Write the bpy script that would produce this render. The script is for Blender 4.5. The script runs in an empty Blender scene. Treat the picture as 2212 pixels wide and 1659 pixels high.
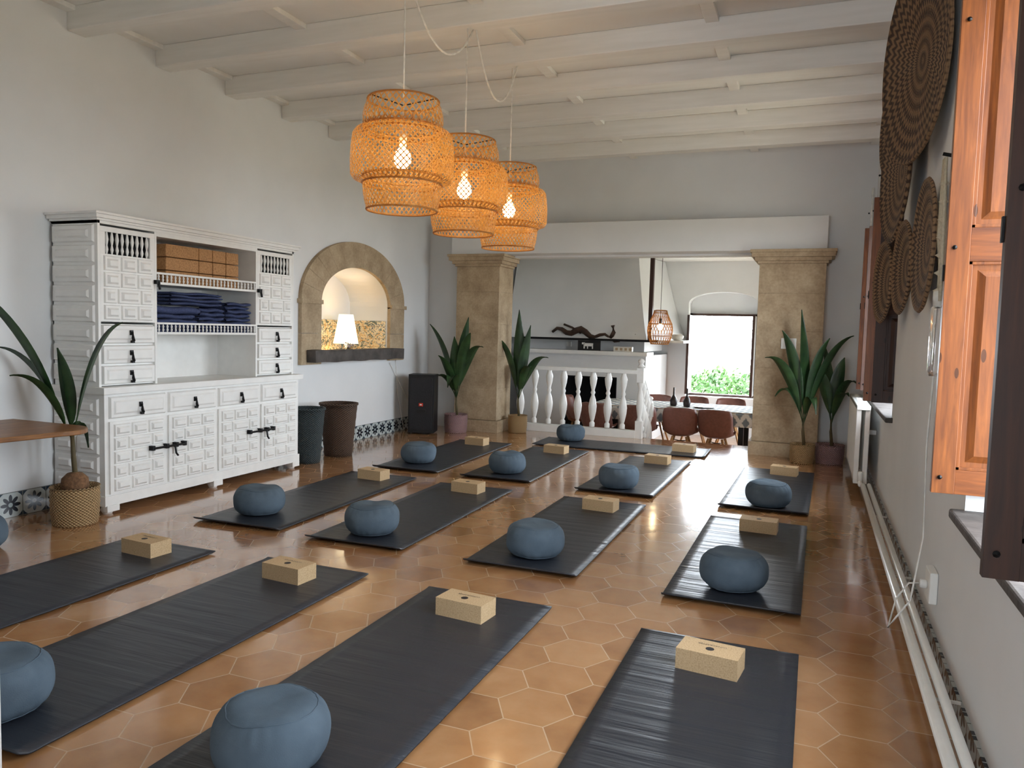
import bpy, math, random, copy, numpy as np
from mathutils import Vector, Matrix, geometry, noise
random.seed(7)
pi=math.pi
# ------------------------------------------------------------------ materials
class NT:
    def __init__(s,name):
        s.mat=bpy.data.materials.new(name); s.mat.use_nodes=True; s.t=s.mat.node_tree; s.n=s.t.nodes; s.l=s.t.links
        s.bsdf=s.n['Principled BSDF']; s.out=s.n['Material Output']
    def lk(s,a,b):
        if isinstance(a,bpy.types.NodeSocket): s.l.new(a,b)
        else:
            try: b.default_value=a
            except Exception: b.default_value=(a[0],a[1],a[2],1)
    def m(s,op,a,b=None,c=None):
        n=s.n.new('ShaderNodeMath'); n.operation=op; s.lk(a,n.inputs[0])
        if b is not None: s.lk(b,n.inputs[1])
        if c is not None: s.lk(c,n.inputs[2])
        return n.outputs[0]
    def coord(s,scale=(1,1,1)):
        n=s.n.new('ShaderNodeTexCoord'); mp=s.n.new('ShaderNodeMapping'); mp.inputs['Scale'].default_value=scale
        s.l.new(n.outputs['Object'],mp.inputs[0]); return mp.outputs[0]
    def sep(s,v):
        n=s.n.new('ShaderNodeSeparateXYZ'); s.l.new(v,n.inputs[0]); return n.outputs
    def comb(s,x,y,z=0.):
        n=s.n.new('ShaderNodeCombineXYZ'); s.lk(x,n.inputs[0]); s.lk(y,n.inputs[1]); s.lk(z,n.inputs[2]); return n.outputs[0]
    def noise(s,v,scale,det=3,rough=.5,dist=0.):
        n=s.n.new('ShaderNodeTexNoise'); s.l.new(v,n.inputs['Vector']); n.inputs['Scale'].default_value=scale
        n.inputs['Detail'].default_value=det; n.inputs['Roughness'].default_value=rough; n.inputs['Distortion'].default_value=dist; return n.outputs[0]
    def white(s,v):
        n=s.n.new('ShaderNodeTexWhiteNoise'); s.l.new(v,n.inputs['Vector']); return n.outputs['Value']
    def ramp(s,f,stops):
        n=s.n.new('ShaderNodeValToRGB'); s.lk(f,n.inputs[0]); e=n.color_ramp.elements
        while len(e)<len(stops): e.new(.5)
        for i,(p,c) in enumerate(stops): e[i].position=p; e[i].color=(*c,1)
        return n.outputs[0]
    def mix(s,f,a,b):
        n=s.n.new('ShaderNodeMix'); n.data_type='RGBA'; s.lk(f,n.inputs[0])
        for q,i in ((a,6),(b,7)):
            if isinstance(q,bpy.types.NodeSocket): s.l.new(q,n.inputs[i])
            else: n.inputs[i].default_value=(*q,1)
        return n.outputs[2]
    def bump(s,h,st=.3,d=.01):
        n=s.n.new('ShaderNodeBump'); n.inputs['Strength'].default_value=st; n.inputs['Distance'].default_value=d
        s.l.new(h,n.inputs['Height']); s.l.new(n.outputs[0],s.bsdf.inputs['Normal']); return n.outputs[0]
    def set(s,col=None,rough=.5,metal=0.,spec=None):
        if col is not None:
            if isinstance(col,bpy.types.NodeSocket): s.l.new(col,s.bsdf.inputs['Base Color'])
            else: s.bsdf.inputs['Base Color'].default_value=(*col,1)
        s.lk(rough,s.bsdf.inputs['Roughness']); s.bsdf.inputs['Metallic'].default_value=metal
        if spec is not None: s.bsdf.inputs['Specular IOR Level'].default_value=spec
        return s.mat
def srgb(r,g,b):
    f=lambda c:(c/255/12.92) if c/255<=.04045 else ((c/255+.055)/1.055)**2.4
    return (f(r),f(g),f(b))
def plain(name,rgb,rough=.5,metal=0.,var=.12,sc=30.,bs=.1,spec=None,d=.004):
    t=NT(name); c=srgb(*rgb); v=t.coord(); nz=t.noise(v,sc,4)
    col=t.ramp(nz,[(.3,tuple(x*(1-var) for x in c)),(.7,tuple(min(1,x*(1+var)) for x in c))])
    t.bump(nz,bs,d); return t.set(col,rough,metal,spec)
def emis(name,rgb,st):
    t=NT(name); t.bsdf.inputs['Base Color'].default_value=(*rgb,1)
    t.bsdf.inputs['Emission Color'].default_value=(*rgb,1); t.bsdf.inputs['Emission Strength'].default_value=st
    return t.mat
def wood(name,dark,light,axis='z',rough=.35,sc=6.):
    t=NT(name); s={'z':(sc*3,sc*3,sc*.22),'x':(sc*.22,sc*3,sc*3),'y':(sc*3,sc*.22,sc*3)}[axis]
    v=t.coord(s); n1=t.noise(v,1.6,6,.6,1.2); n2=t.noise(t.coord(tuple(q*6 for q in s)),1.,3)
    f=t.m('ADD',t.m('MULTIPLY',n1,.75),t.m('MULTIPLY',n2,.25))
    col=t.ramp(f,[(.32,srgb(*dark)),(.5,tuple((a+b)/2 for a,b in zip(srgb(*dark),srgb(*light)))),(.66,srgb(*light))])
    n=t.n.new('ShaderNodeTexVoronoi'); n.inputs['Scale'].default_value=1.; t.l.new(t.coord((9,9,3.2)),n.inputs['Vector'])
    kn=t.m('LESS_THAN',n.outputs['Distance'],.085); col=t.mix(t.m('MULTIPLY',kn,.75),col,tuple(c*.25 for c in srgb(*dark)))
    t.bump(f,.12,.003); return t.set(col,rough)
t=NT('white_plaster'); v=t.coord(); n1=t.noise(v,1.3,5); n2=t.noise(v,60,3)
col=t.ramp(n1,[(.3,srgb(226,227,227)),(.7,srgb(235,236,236))]); t.bump(t.m('ADD',n1,t.m('MULTIPLY',n2,.05)),.12,.03); M_wall=t.set(col,.75)
M_ceil=plain('ceiling_white_paint',(242,241,237),.7,sc=5,var=.02,bs=.1)
t=NT('beam_white_paint'); v=t.coord((1.2,14,14)); n1=t.noise(v,1.5,5); col=t.ramp(n1,[(.3,srgb(236,234,228)),(.7,srgb(245,243,238))]); t.bump(n1,.14,.005); M_beam=t.set(col,.5)
# floor hex
t=NT('terracotta_hex_tile'); v=t.coord(); o=t.sep(v); S=.252
u=t.m('DIVIDE',o[1],S); w=t.m('DIVIDE',o[0],S); H=.8660254
fm=lambda a,b:t.m('FLOORED_MODULO',a,b)
ax=t.m('SUBTRACT',fm(u,1.),.5); ay=t.m('SUBTRACT',fm(w,2*H),H)
bx=t.m('SUBTRACT',fm(t.m('SUBTRACT',u,.5),1.),.5); by=t.m('SUBTRACT',fm(t.m('SUBTRACT',w,H),2*H),H)
la=t.m('ADD',t.m('MULTIPLY',ax,ax),t.m('MULTIPLY',ay,ay)); lb=t.m('ADD',t.m('MULTIPLY',bx,bx),t.m('MULTIPLY',by,by))
sel=t.m('LESS_THAN',la,lb)
gx=t.m('ADD',bx,t.m('MULTIPLY',sel,t.m('SUBTRACT',ax,bx))); gy=t.m('ADD',by,t.m('MULTIPLY',sel,t.m('SUBTRACT',ay,by)))
agx=t.m('ABSOLUTE',gx); agy=t.m('ABSOLUTE',gy)
d=t.m('MAXIMUM',agx,t.m('ADD',t.m('MULTIPLY',agx,.5),t.m('MULTIPLY',agy,H)))
grout=t.m('GREATER_THAN',d,.491)
iu=t.m('ROUND',t.m('MULTIPLY',t.m('SUBTRACT',u,gx),2.)); iv=t.m('ROUND',t.m('DIVIDE',t.m('SUBTRACT',w,gy),H))
wn=t.white(t.comb(iu,iv,0.)); nz=t.noise(v,7,5,.6); nlow=t.noise(v,4,1,.5)
f=t.m('ADD',t.m('MULTIPLY',wn,.36),t.m('MULTIPLY',nz,.64))
col=t.ramp(f,[(.2,srgb(146,100,62)),(.5,srgb(176,127,83)),(.85,srgb(200,154,108))])
col=t.mix(t.m('MULTIPLY',grout,.7),col,srgb(204,178,144))
rg=t.m('ADD',t.m('ADD',.09,t.m('MULTIPLY',grout,.25)),t.m('MULTIPLY',nz,.1))
bn=t.bump(nlow,.35,.0035); M_floor=t.set(col,rg,spec=.6)
t.bsdf.inputs['Coat Weight'].default_value=.7; t.bsdf.inputs['Coat Roughness'].default_value=.1; t.l.new(bn,t.bsdf.inputs['Coat Normal'])
# azulejo skirting
t=NT('azulejo_skirting'); o=t.sep(t.coord()); T=.17
u=t.m('SUBTRACT',t.m('FLOORED_MODULO',t.m('DIVIDE',o[1],T),1.),.5); w=t.m('SUBTRACT',t.m('DIVIDE',o[2],T),.5)
r=t.m('SQRT',t.m('ADD',t.m('MULTIPLY',u,u),t.m('MULTIPLY',w,w))); th=t.m('ARCTAN2',w,u)
pet=t.m('LESS_THAN',r,t.m('ADD',.16,t.m('MULTIPLY',t.m('ABSOLUTE',t.m('COSINE',t.m('MULTIPLY',th,4.))),.25)))
cen=t.m('LESS_THAN',r,.09); cor=t.m('GREATER_THAN',r,.56); ln=t.m('GREATER_THAN',t.m('MAXIMUM',t.m('ABSOLUTE',u),t.m('ABSOLUTE',w)),.482)
col=t.mix(pet,srgb(190,198,196),srgb(22,30,42)); col=t.mix(cen,col,srgb(180,190,190)); col=t.mix(cor,col,srgb(30,50,70)); col=t.mix(ln,col,srgb(110,115,110)); M_azul=t.set(col,.2)
# niche tiles
t=NT('painted_niche_tile'); v=t.coord(); o=t.sep(v); T=.15
nn=t.noise(v,6,2,.5,3.5); n2=t.noise(v,9,2,.5,3.5)
col=t.ramp(nn,[(.38,srgb(236,222,190)),(.41,srgb(54,74,104)),(.46,srgb(236,222,190)),(.54,srgb(234,216,176)),(.56,srgb(186,120,34)),(.62,srgb(232,212,168))])
col=t.mix(t.m('MULTIPLY',t.m('GREATER_THAN',n2,.56),.85),col,srgb(60,90,92))
g1=t.m('GREATER_THAN',t.m('ABSOLUTE',t.m('SUBTRACT',t.m('FLOORED_MODULO',t.m('DIVIDE',o[1],T),1.),.5)),.485)
g2=t.m('GREATER_THAN',t.m('ABSOLUTE',t.m('SUBTRACT',t.m('FLOORED_MODULO',t.m('DIVIDE',o[2],T),1.),.5)),.485)
col=t.mix(t.m('MAXIMUM',g1,g2),col,srgb(150,120,80)); M_ntile=t.set(col,.25)
# stone
t=NT('sandstone'); v=t.coord(); n1=t.noise(v,5,6,.65); n2=t.noise(v,45,4)
col=t.ramp(t.m('ADD',t.m('MULTIPLY',n1,.7),t.m('MULTIPLY',n2,.3)),[(.3,srgb(146,125,98)),(.5,srgb(176,155,126)),(.7,srgb(197,178,148))]); t.bump(n2,.4,.006); M_stone=t.set(col,.8)
M_slate=plain('slate',(76,70,66),.7,sc=9,var=.4,bs=.6,d=.02)
M_white=plain('white_paint',(238,237,233),.45,var=.03,sc=12,bs=.05)
M_whiteg=plain('white_gloss_enamel',(240,239,234),.3,var=.03,sc=12,bs=.04)
M_dark=plain('dark_interior',(20,22,26),.9)
M_black=plain('black_iron',(18,18,20),.4,metal=.5)
M_blackp=plain('black_plastic',(20,20,22),.45)
t=NT('speaker_mesh'); v=t.coord(); n=t.n.new('ShaderNodeTexVoronoi'); n.inputs['Scale'].default_value=120; t.l.new(v,n.inputs['Vector']); t.bump(n.outputs['Distance'],.6,.004); M_mesh=t.set(srgb(26,26,30),.55)
M_red=plain('red_mark',(200,50,30),.4)
t=NT('yoga_mat_foam'); v=t.coord(); nz=t.noise(v,320,2); nb=t.noise(t.coord((1.1,17,1)),1.,3,.55,.4); msk=t.noise(t.coord((3,1.2,1)),1.,1)
t.bump(t.m('ADD',t.m('MULTIPLY',nz,.07),t.m('MULTIPLY',t.m('MULTIPLY',nb,t.m('MULTIPLY',msk,1.8)),1.3)),.6,.009)
M_mat=t.set(srgb(42,46,54),.4,spec=.5)
t=NT('zafu_cotton'); v=t.coord(); nz=t.noise(v,6,4); nf=t.noise(v,260,2)
col=t.ramp(nz,[(.3,srgb(82,96,108)),(.7,srgb(98,113,126))]); t.bump(t.m('ADD',nz,t.m('MULTIPLY',nf,.15)),.4,.014); M_zafu=t.set(col,.9,spec=.2)
t=NT('cork'); v=t.coord(); n1=t.noise(v,170,3); col=t.ramp(n1,[(.3,srgb(180,148,108)),(.5,srgb(200,170,130)),(.75,srgb(210,182,142))]); t.bump(n1,.15,.001); M_cork=t.set(col,.8)
t=NT('dark_cork'); v=t.coord(); n1=t.noise(v,90,4); col=t.ramp(n1,[(.3,srgb(150,106,64)),(.6,srgb(184,138,92))]); M_cork2=t.set(col,.8)
M_ink=plain('print_ink',(38,34,34),.6)
M_blank=plain('navy_blanket_wool',(70,79,112),.95,sc=120,var=.3,bs=.6,spec=.15)
t=NT('bamboo_strip'); v=t.coord(); n1=t.noise(v,25,3); col=t.ramp(n1,[(.3,srgb(170,116,54)),(.7,srgb(212,160,90))]); t.set(col,.5)
tr=t.n.new('ShaderNodeBsdfTranslucent'); tr.inputs[0].default_value=(*srgb(222,166,88),1); mx=t.n.new('ShaderNodeMixShader'); mx.inputs[0].default_value=.38
t.l.new(t.bsdf.outputs[0],mx.inputs[1]); t.l.new(tr.outputs[0],mx.inputs[2]); t.l.new(mx.outputs[0],t.out.inputs[0]); M_bamboo=t.mat
M_bulb=emis('warm_bulb',(1.,.76,.42),48.)
M_bulb2=emis('warm_bulb_small',(1.,.78,.45),40.)
t=NT('lampshade_fabric'); t.set(srgb(250,235,200),.8); t.bsdf.inputs['Emission Color'].default_value=(1,.80,.5,1); t.bsdf.inputs['Emission Strength'].default_value=2.6; M_shade=t.mat
M_cord=plain('cord_white',(240,238,232),.5)
M_cordk=plain('cord_dark',(40,36,32),.5)
def basketmat(name,dk,lt,sc=1.):
    t=NT(name); v=t.coord(); o=t.sep(v); th=t.m('ARCTAN2',o[1],o[0])
    a=t.m('SINE',t.m('MULTIPLY',th,36.)); b=t.m('SINE',t.m('MULTIPLY',o[2],330.*sc)); f=t.m('MULTIPLY',a,b)
    col=t.ramp(t.m('ADD',t.m('MULTIPLY',f,.5),.5),[(.25,srgb(*dk)),(.7,srgb(*lt))]); t.bump(f,.8,.006); return t.set(col,.65)
M_rattanb=basketmat('black_rattan',(24,32,34),(62,74,76)); M_rattanbr=basketmat('brown_rattan',(44,28,20),(100,74,54)); M_seagrass=basketmat('seagrass',(130,98,62),(200,168,120)); M_pinkb=basketmat('mauve_basket',(122,90,92),(182,148,148))
t=NT('african_wall_basket'); v=t.coord(); o=t.sep(v); r=t.m('SQRT',t.m('ADD',t.m('MULTIPLY',o[0],o[0]),t.m('MULTIPLY',o[1],o[1]))); th=t.m('ARCTAN2',o[1],o[0])
zig=t.m('PINGPONG',t.m('MULTIPLY',th,9.),.5); f=t.m('SINE',t.m('ADD',t.m('MULTIPLY',r,95.),t.m('MULTIPLY',zig,7.)))
f2=t.m('SINE',t.m('MULTIPLY',th,90.)); f=t.m('ADD',t.m('MULTIPLY',f,.4),t.m('MULTIPLY',f2,.1))
ri=t.m('SINE',t.m('MULTIPLY',r,520.)); col=t.ramp(t.m('ADD',f,.5),[(.25,srgb(58,40,30)),(.75,srgb(140,110,80))]); t.bump(t.m('ADD',ri,t.m('MULTIPLY',t.noise(v,80,3),.6)),.6,.005); M_wb=t.set(col,.75)
M_pine=wood('pine_shutter',(92,46,18),(146,84,36),'z',.38); M_pined=wood('dark_varnished_wood',(38,19,11),(66,35,19),'z',.5)
M_pinex=wood('pine_rail',(86,42,16),(136,76,32),'x',.38)
M_tablew=wood('oak_console',(112,72,40),(160,110,62),'y',.4)
t=NT('palm_leaf'); v=t.coord(); nz=t.noise(v,8,3); t.bump(t.noise(v,60,2),.2,.004); M_leaf=t.set(t.ramp(nz,[(.3,srgb(26,48,28)),(.7,srgb(54,84,46))]),.36)
M_stem=plain('palm_stem',(90,78,50),.7); M_coco=plain('coconut_husk',(124,90,62),.9,sc=50,var=.4,bs=.8,d=.01); M_soil=plain('soil',(50,36,26),.95,bs=.8)
M_chair=plain('terracotta_plastic',(128,84,72),.45); M_oakleg=wood('beech_leg',(176,130,80),(210,168,116)); 
t=NT('ikat_tablecloth'); v=t.coord(); o=t.sep(v); a=t.m('PINGPONG',t.m('MULTIPLY',o[0],6.),.5); bq=t.m('PINGPONG',t.m('ADD',t.m('MULTIPLY',o[1],4.),t.m('MULTIPLY',o[2],4.)),.5); nn=t.noise(v,40,2)
f=t.m('ADD',t.m('ADD',a,bq),t.m('MULTIPLY',nn,.3)); col=t.ramp(f,[(.42,srgb(120,130,136)),(.5,srgb(218,216,208)),(.78,srgb(218,216,208)),(.86,srgb(128,138,144))]); M_cloth=t.set(col,.85)
M_tlw=plain('driftwood',(62,42,30),.7,sc=14,var=.4,bs=.5); M_ceram=plain('ceramic_dark',(48,40,40),.25); M_cerw=plain('ceramic_white',(220,216,206),.3)
t=NT('foliage'); v=t.coord(); M_frond=t.set(t.ramp(t.noise(v,2.,3),[(.3,srgb(24,58,14)),(.7,srgb(66,104,36))]),.7)
M_ground=plain('pale_gravel',(150,140,118),.9,sc=3)  # pale gravel colour with slight random variation
M_rope=plain('macrame_cotton',(196,184,160),.9,sc=80,bs=.5)
t=NT('clear_glass'); M_glass=t.set((1,1,1),.05); t.bsdf.inputs['Transmission Weight'].default_value=.9
M_flower=plain('dried_flowers',(196,186,190),.9)
# ------------------------------------------------------------------ builder
class B:
    def __init__(s): s.v=[];s.f=[];s.mi=[];s.sm=[];s.mats=[]
    def add(s,vs,fs,m,smooth=False,M=None):
        if m not in s.mats: s.mats.append(m)
        k=s.mats.index(m); o=len(s.v)
        if M is not None: vs=[tuple(M@Vector(q)) for q in vs]
        s.v+= [tuple(q) for q in vs]; s.f+=[tuple(i+o for i in f) for f in fs]; s.mi+=[k]*len(fs); s.sm+=[smooth]*len(fs); return s
    def box(s,a,b,m,M=None):
        x0,y0,z0=[min(p,q) for p,q in zip(a,b)]; x1,y1,z1=[max(p,q) for p,q in zip(a,b)]
        return s.add([(x0,y0,z0),(x1,y0,z0),(x1,y1,z0),(x0,y1,z0),(x0,y0,z1),(x1,y0,z1),(x1,y1,z1),(x0,y1,z1)],[(0,3,2,1),(4,5,6,7),(0,1,5,4),(1,2,6,5),(2,3,7,6),(3,0,4,7)],m,False,M)
    def lathe(s,prof,m,c=(0,0,0),n=28,smooth=True,M=None,caps=True,fr=None):
        vs=[];fs=[]
        for i,(r,z) in enumerate(prof):
            for j in range(n):
                a=2*pi*j/n; rr=r if fr is None else fr(r,z,a); vs.append((c[0]+rr*math.cos(a),c[1]+rr*math.sin(a),c[2]+z))
        for i in range(len(prof)-1):
            for j in range(n): fs.append((i*n+j,i*n+(j+1)%n,(i+1)*n+(j+1)%n,(i+1)*n+j))
        if caps:
            if prof[0][0]>1e-4: fs.append(tuple(range(n))[::-1])
            if prof[-1][0]>1e-4: fs.append(tuple((len(prof)-1)*n+j for j in range(n)))
        return s.add(vs,fs,m,smooth,M)
    def tube(s,pts,r,m,n=8,smooth=True,M=None):
        pts=[Vector(p) for p in pts]; vs=[];fs=[]; up=Vector((0,0,1))
        for i,p in enumerate(pts):
            tg=(pts[min(i+1,len(pts)-1)]-pts[max(i-1,0)]).normalized()
            a=tg.cross(up); 
            if a.length<.05: a=tg.cross(Vector((0,1,0)))
            a.normalize(); b=a.cross(tg).normalized(); rr=r(i/(len(pts)-1)) if callable(r) else r
            for j in range(n):
                t=2*pi*j/n; vs.append(tuple(p+a*math.cos(t)*rr+b*math.sin(t)*rr))
        for i in range(len(pts)-1):
            for j in range(n): fs.append((i*n+j,i*n+(j+1)%n,(i+1)*n+(j+1)%n,(i+1)*n+j))
        fs.append(tuple(range(n))[::-1]); fs.append(tuple((len(pts)-1)*n+j for j in range(n)))
        return s.add(vs,fs,m,smooth,M)
    def surf(s,fn,nu,nv,th,m,smooth=True,M=None):
        P=[[Vector(fn(i/nu,j/nv)) for j in range(nv+1)] for i in range(nu+1)]
        def nrm(i,j):
            a=P[min(i+1,nu)][j]-P[max(i-1,0)][j]; b=P[i][min(j+1,nv)]-P[i][max(j-1,0)]; return a.cross(b).normalized()
        vs=[];W=nv+1
        for i in range(nu+1):
            for j in range(nv+1): vs.append(tuple(P[i][j]))
        fs=[(i*W+j,(i+1)*W+j,(i+1)*W+j+1,i*W+j+1) for i in range(nu) for j in range(nv)]
        if th:
            o=len(vs)
            for i in range(nu+1):
                for j in range(nv+1): vs.append(tuple(P[i][j]-nrm(i,j)*th))
            fs+=[(o+i*W+j,o+i*W+j+1,o+(i+1)*W+j+1,o+(i+1)*W+j) for i in range(nu) for j in range(nv)]
            bd=[(0,j) for j in range(nv)]+[(i,nv) for i in range(nu)]+[(nu,j) for j in range(nv,0,-1)]+[(i,0) for i in range(nu,0,-1)]
            idx=[i*W+j for i,j in bd]
            for k in range(len(idx)):
                a,b=idx[k],idx[(k+1)%len(idx)]; fs.append((a,b,b+o,a+o))
        return s.add(vs,fs,m,smooth,M)
    def frus(s,o,U,V,N,u0,u1,v0,v1,h,ins,m):
        o=Vector(o);U=Vector(U);V=Vector(V);N=Vector(N)
        q=[(u0,v0,0),(u1,v0,0),(u1,v1,0),(u0,v1,0),(u0+ins,v0+ins,h),(u1-ins,v0+ins,h),(u1-ins,v1-ins,h),(u0+ins,v1-ins,h)]
        return s.add([tuple(o+U*a+V*b+N*c) for a,b,c in q],[(4,5,6,7),(0,1,5,4),(1,2,6,5),(2,3,7,6),(3,0,4,7)],m)
    def text(s,body,size,m,M):
        cu=bpy.data.curves.new('tmp','FONT'); cu.body=body; cu.size=size; cu.align_x='CENTER'; cu.align_y='CENTER'; cu.resolution_u=2
        ob=bpy.data.objects.new('tmp',cu); bpy.context.collection.objects.link(ob); dg=bpy.context.evaluated_depsgraph_get(); me=bpy.data.meshes.new_from_object(ob.evaluated_get(dg))
        s.add([v.co[:] for v in me.vertices],[tuple(p.vertices) for p in me.polygons],m,False,M)
        bpy.data.objects.remove(ob); bpy.data.meshes.remove(me); return s
    def mesh(s,name):
        me=bpy.data.meshes.new(name); me.from_pydata(s.v,[],s.f); 
        for m in s.mats: me.materials.append(m)
        me.polygons.foreach_set('material_index',s.mi); me.polygons.foreach_set('use_smooth',s.sm); me.update(); return me
    def obj(s,name,loc=(0,0,0),rot=0.,bev=0.,me=None):
        me=me or s.mesh(name); o=bpy.data.objects.new(name,me); bpy.context.collection.objects.link(o); o.location=loc
        if hasattr(rot,'__len__'): o.rotation_euler=rot
        else: o.rotation_euler=(0,0,rot)
        if bev:
            b=o.modifiers.new('bevel','BEVEL'); b.width=bev; b.segments=2; b.limit_method='ANGLE'; b.angle_limit=math.radians(50)
        return o
def inst(name,me,loc,rot=0.,bev=0.): return B.obj(None,name,loc,rot,bev,me)
def holewall(bl,outer,hole,P,m):
    tr=geometry.tessellate_polygon([[Vector((a,b,0)) for a,b in outer],[Vector((a,b,0)) for a,b in hole]])
    bl.add([P(a,b) for a,b in outer+hole],[tuple(f) for f in tr],m)
# ------------------------------------------------------------------ room shell
XL,XR,YB,ZC=-5.,.55,9.45,3.53
b=B(); b.box((-5.8,-2.2,-.5),(1.,9.76,0),M_floor); b.obj('floor')
b=B(); b.box((-5.8,-2.2,ZC),(1.,9.7,3.75),M_ceil); b.obj('ceiling')
yc,ai,bi,zs=7.63,.715,.42,1.6
hole=[(yc-ai,.95),(yc+ai,.95)]+[(yc+ai*math.cos(a),zs+bi*math.sin(a)) for a in [pi*k/24 for k in range(25)]]
b=B(); holewall(b,[(.7,0),(9.65,0),(9.65,3.6),(.7,3.6)],hole,lambda y,z:(XL,y,z),M_wall)
D=.55; n=len(hole); vs=[(XL,y,z) for y,z in hole]+[(XL-D,y,z) for y,z in hole]
b.add(vs,[(i,(i+1)%n,n+(i+1)%n,n+i) for i in range(n)],M_wall)
b.add([(XL-D,y,z) for y,z in hole],[tuple(range(n))],M_wall)
b.box((XL-.75,.7,0),(XL-.6,9.65,3.6),M_wall); b.obj('wall_left')
b=B(); b.box((XL-D+.001,yc-ai,.955),(XL-D+.012,yc+ai,1.42),M_ntile); b.box((XL-D+.012,yc+ai-.012,.955),(XL-.02,yc+ai-.001,1.42),M_ntile); b.box((XL-D+.012,yc-ai+.001,.955),(XL-.02,yc-ai+.012,1.42),M_ntile); b.obj('trim_1')
b=B(); ao,bo=1.06,.69
K=13
for k in range(K):
    a0=pi*k/K+.0012; a1=pi*(k+1)/K-.0012; x0=XL+.001; x1=XL+.045
    seg=5; vs=[]; 
    for q in range(seg+1):
        a=a0+(a1-a0)*q/seg
        for (aa,bb,zz) in ((ai,bi,zs),(ao,bo,zs+.02)):
            for x in (x0,x1): vs.append((x,yc+aa*math.cos(a),zz+bb*math.sin(a)))
    fs=[]
    for q in range(seg):
        o=q*4; fs+=[(o+1,o+3,o+7,o+5),(o,o+1,o+5,o+4),(o+2,o+6,o+7,o+3)]
    fs+=[(0,2,3,1),(seg*4,seg*4+1,seg*4+3,seg*4+2)]
    b.add(vs,fs,M_stone)
for sg in (-1,1):
    ya,yb2=yc+sg*ai,yc+sg*ao
    for z0,z1 in ((.93,1.26),(1.263,1.595)): b.box((XL+.001,ya,z0),(XL+.045,yb2,z1),M_stone)
    b.box((XL+.001,ya-sg*.0,1.575),(XL+.07,yb2+sg*.02,1.62),M_stone)
b.obj('trim_2',bev=.002)
b=B(); b.box((XL-D+.02,yc-ai+.01,.955),(XL,yc+ai-.01,.965),M_slate)
b.surf(lambda u,v:(XL+.02+.14*v+.008*math.sin(u*40)*v,6.66+1.83*u,.955+.004*math.sin(u*23)),40,3,.13,M_slate); b.obj('niche_sill',bev=.004)
b=B(); XO=1.0; W=[(2.0,3.25,.72,2.75),(6.25,8.25,.78,2.5)]
ys=-2.2
for (y0,y1,z0,z1) in W:
    b.box((XR,ys,0),(XO,y0,3.6),M_wall); b.box((XR,y0,0),(XO,y1,z0),M_wall); b.box((XR,y0,z1),(XO,y1,3.6),M_wall); ys=y1
b.box((XR,ys,0),(XO,9.65,3.6),M_wall); b.obj('wall_right')
for i,(y0,y1,z0,z1) in enumerate(W):
    b=B(); x0,x1=XO-.12,XO-.07
    for (a,c) in ((y0,y0+.06),(y1-.06,y1),((y0+y1)/2-.04,(y0+y1)/2+.04)): b.box((x0,a,z0),(x1,c,z1),M_pine)
    for z in (z0,z1-.06,z0+(z1-z0)*.5): b.box((x0+.005,y0+.06,z),(x1-.005,y1-.06,z+.05),M_pine)
    b.obj('window_%d'%(i+1))
    b=B(); b.box((XR-.05,y0-.08,z0-.035),(XO-.12,y1+.02,z0+.001),M_slate); b.obj('window_sill',bev=.008)
b=B(); b.box((-5,YB,0),(-4.45,9.65,2.3),M_wall); b.box((.07,YB,0),(.55,9.65,2.3),M_wall); b.box((-5,YB,2.3),(.55,9.65,3.6),M_wall); b.obj('wall_back')
b=B(); b.box((-4.53,9.17,2.325),(.07,9.449,2.7),M_wall); b.obj('lintel',bev=.006)
b=B(); b.box((-5,.62,0),(-1.325,.9,3.6),M_wall); b.box((-1.325,.62,2.55),(.55,.9,3.6),M_wall); b.obj('wall_front')
b=B(); b.box((-1.33,.9,.0),(-1.6,.912,.17),M_azul); b.obj('trim_3')
for k in range(11):
    y=.86+.776*k
    if y>9.3: break
    b=B(); b.box((XL,y,3.37),(XR,y+.15,ZC),M_beam); b.obj('ceiling_beam',bev=.006)
b=B()
for X in (-4.96,-3.6,-2.19,-.77,.5):
    b.box((X-.045,.9,3.495),(X+.045,YB,ZC),M_beam)
b.obj('ceiling_battens',bev=.003)
b=B(); b.box((XL,.9,0),(XL+.012,9.45,.17),M_azul); b.obj('baseboard_left')
b=B(); b.box((XR-.012,.9,0),(XR,9.45,.07),M_azul); b.obj('baseboard_right')
def pillar(x0,x1,y0,y1):
    b=B(); z=.16; b.box((x0-.03,y0-.03,0),(x1+.03,y1,.155),M_stone)
    while z<2.1:
        z1=min(z+.42,2.17); b.box((x0,y0,z),(x1,y1,z1-.003),M_stone); b.box((x0+.004,y0+.004,z1-.004),(x1-.004,y1-.004,z1+.001),M_stone); z=z1
    for i,(e,za,zb) in enumerate(((.02,2.17,2.2),(.05,2.2,2.24),(.085,2.24,2.29),(.1,2.29,2.322))): b.box((x0-e,y0-e,za),(x1+e,y1,zb),M_stone)
    return b.obj('stone_pillar',bev=.005)
pillar(-4.45,-3.84,9.18,9.66); pillar(-.63,.07,9.1,9.6)
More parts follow.
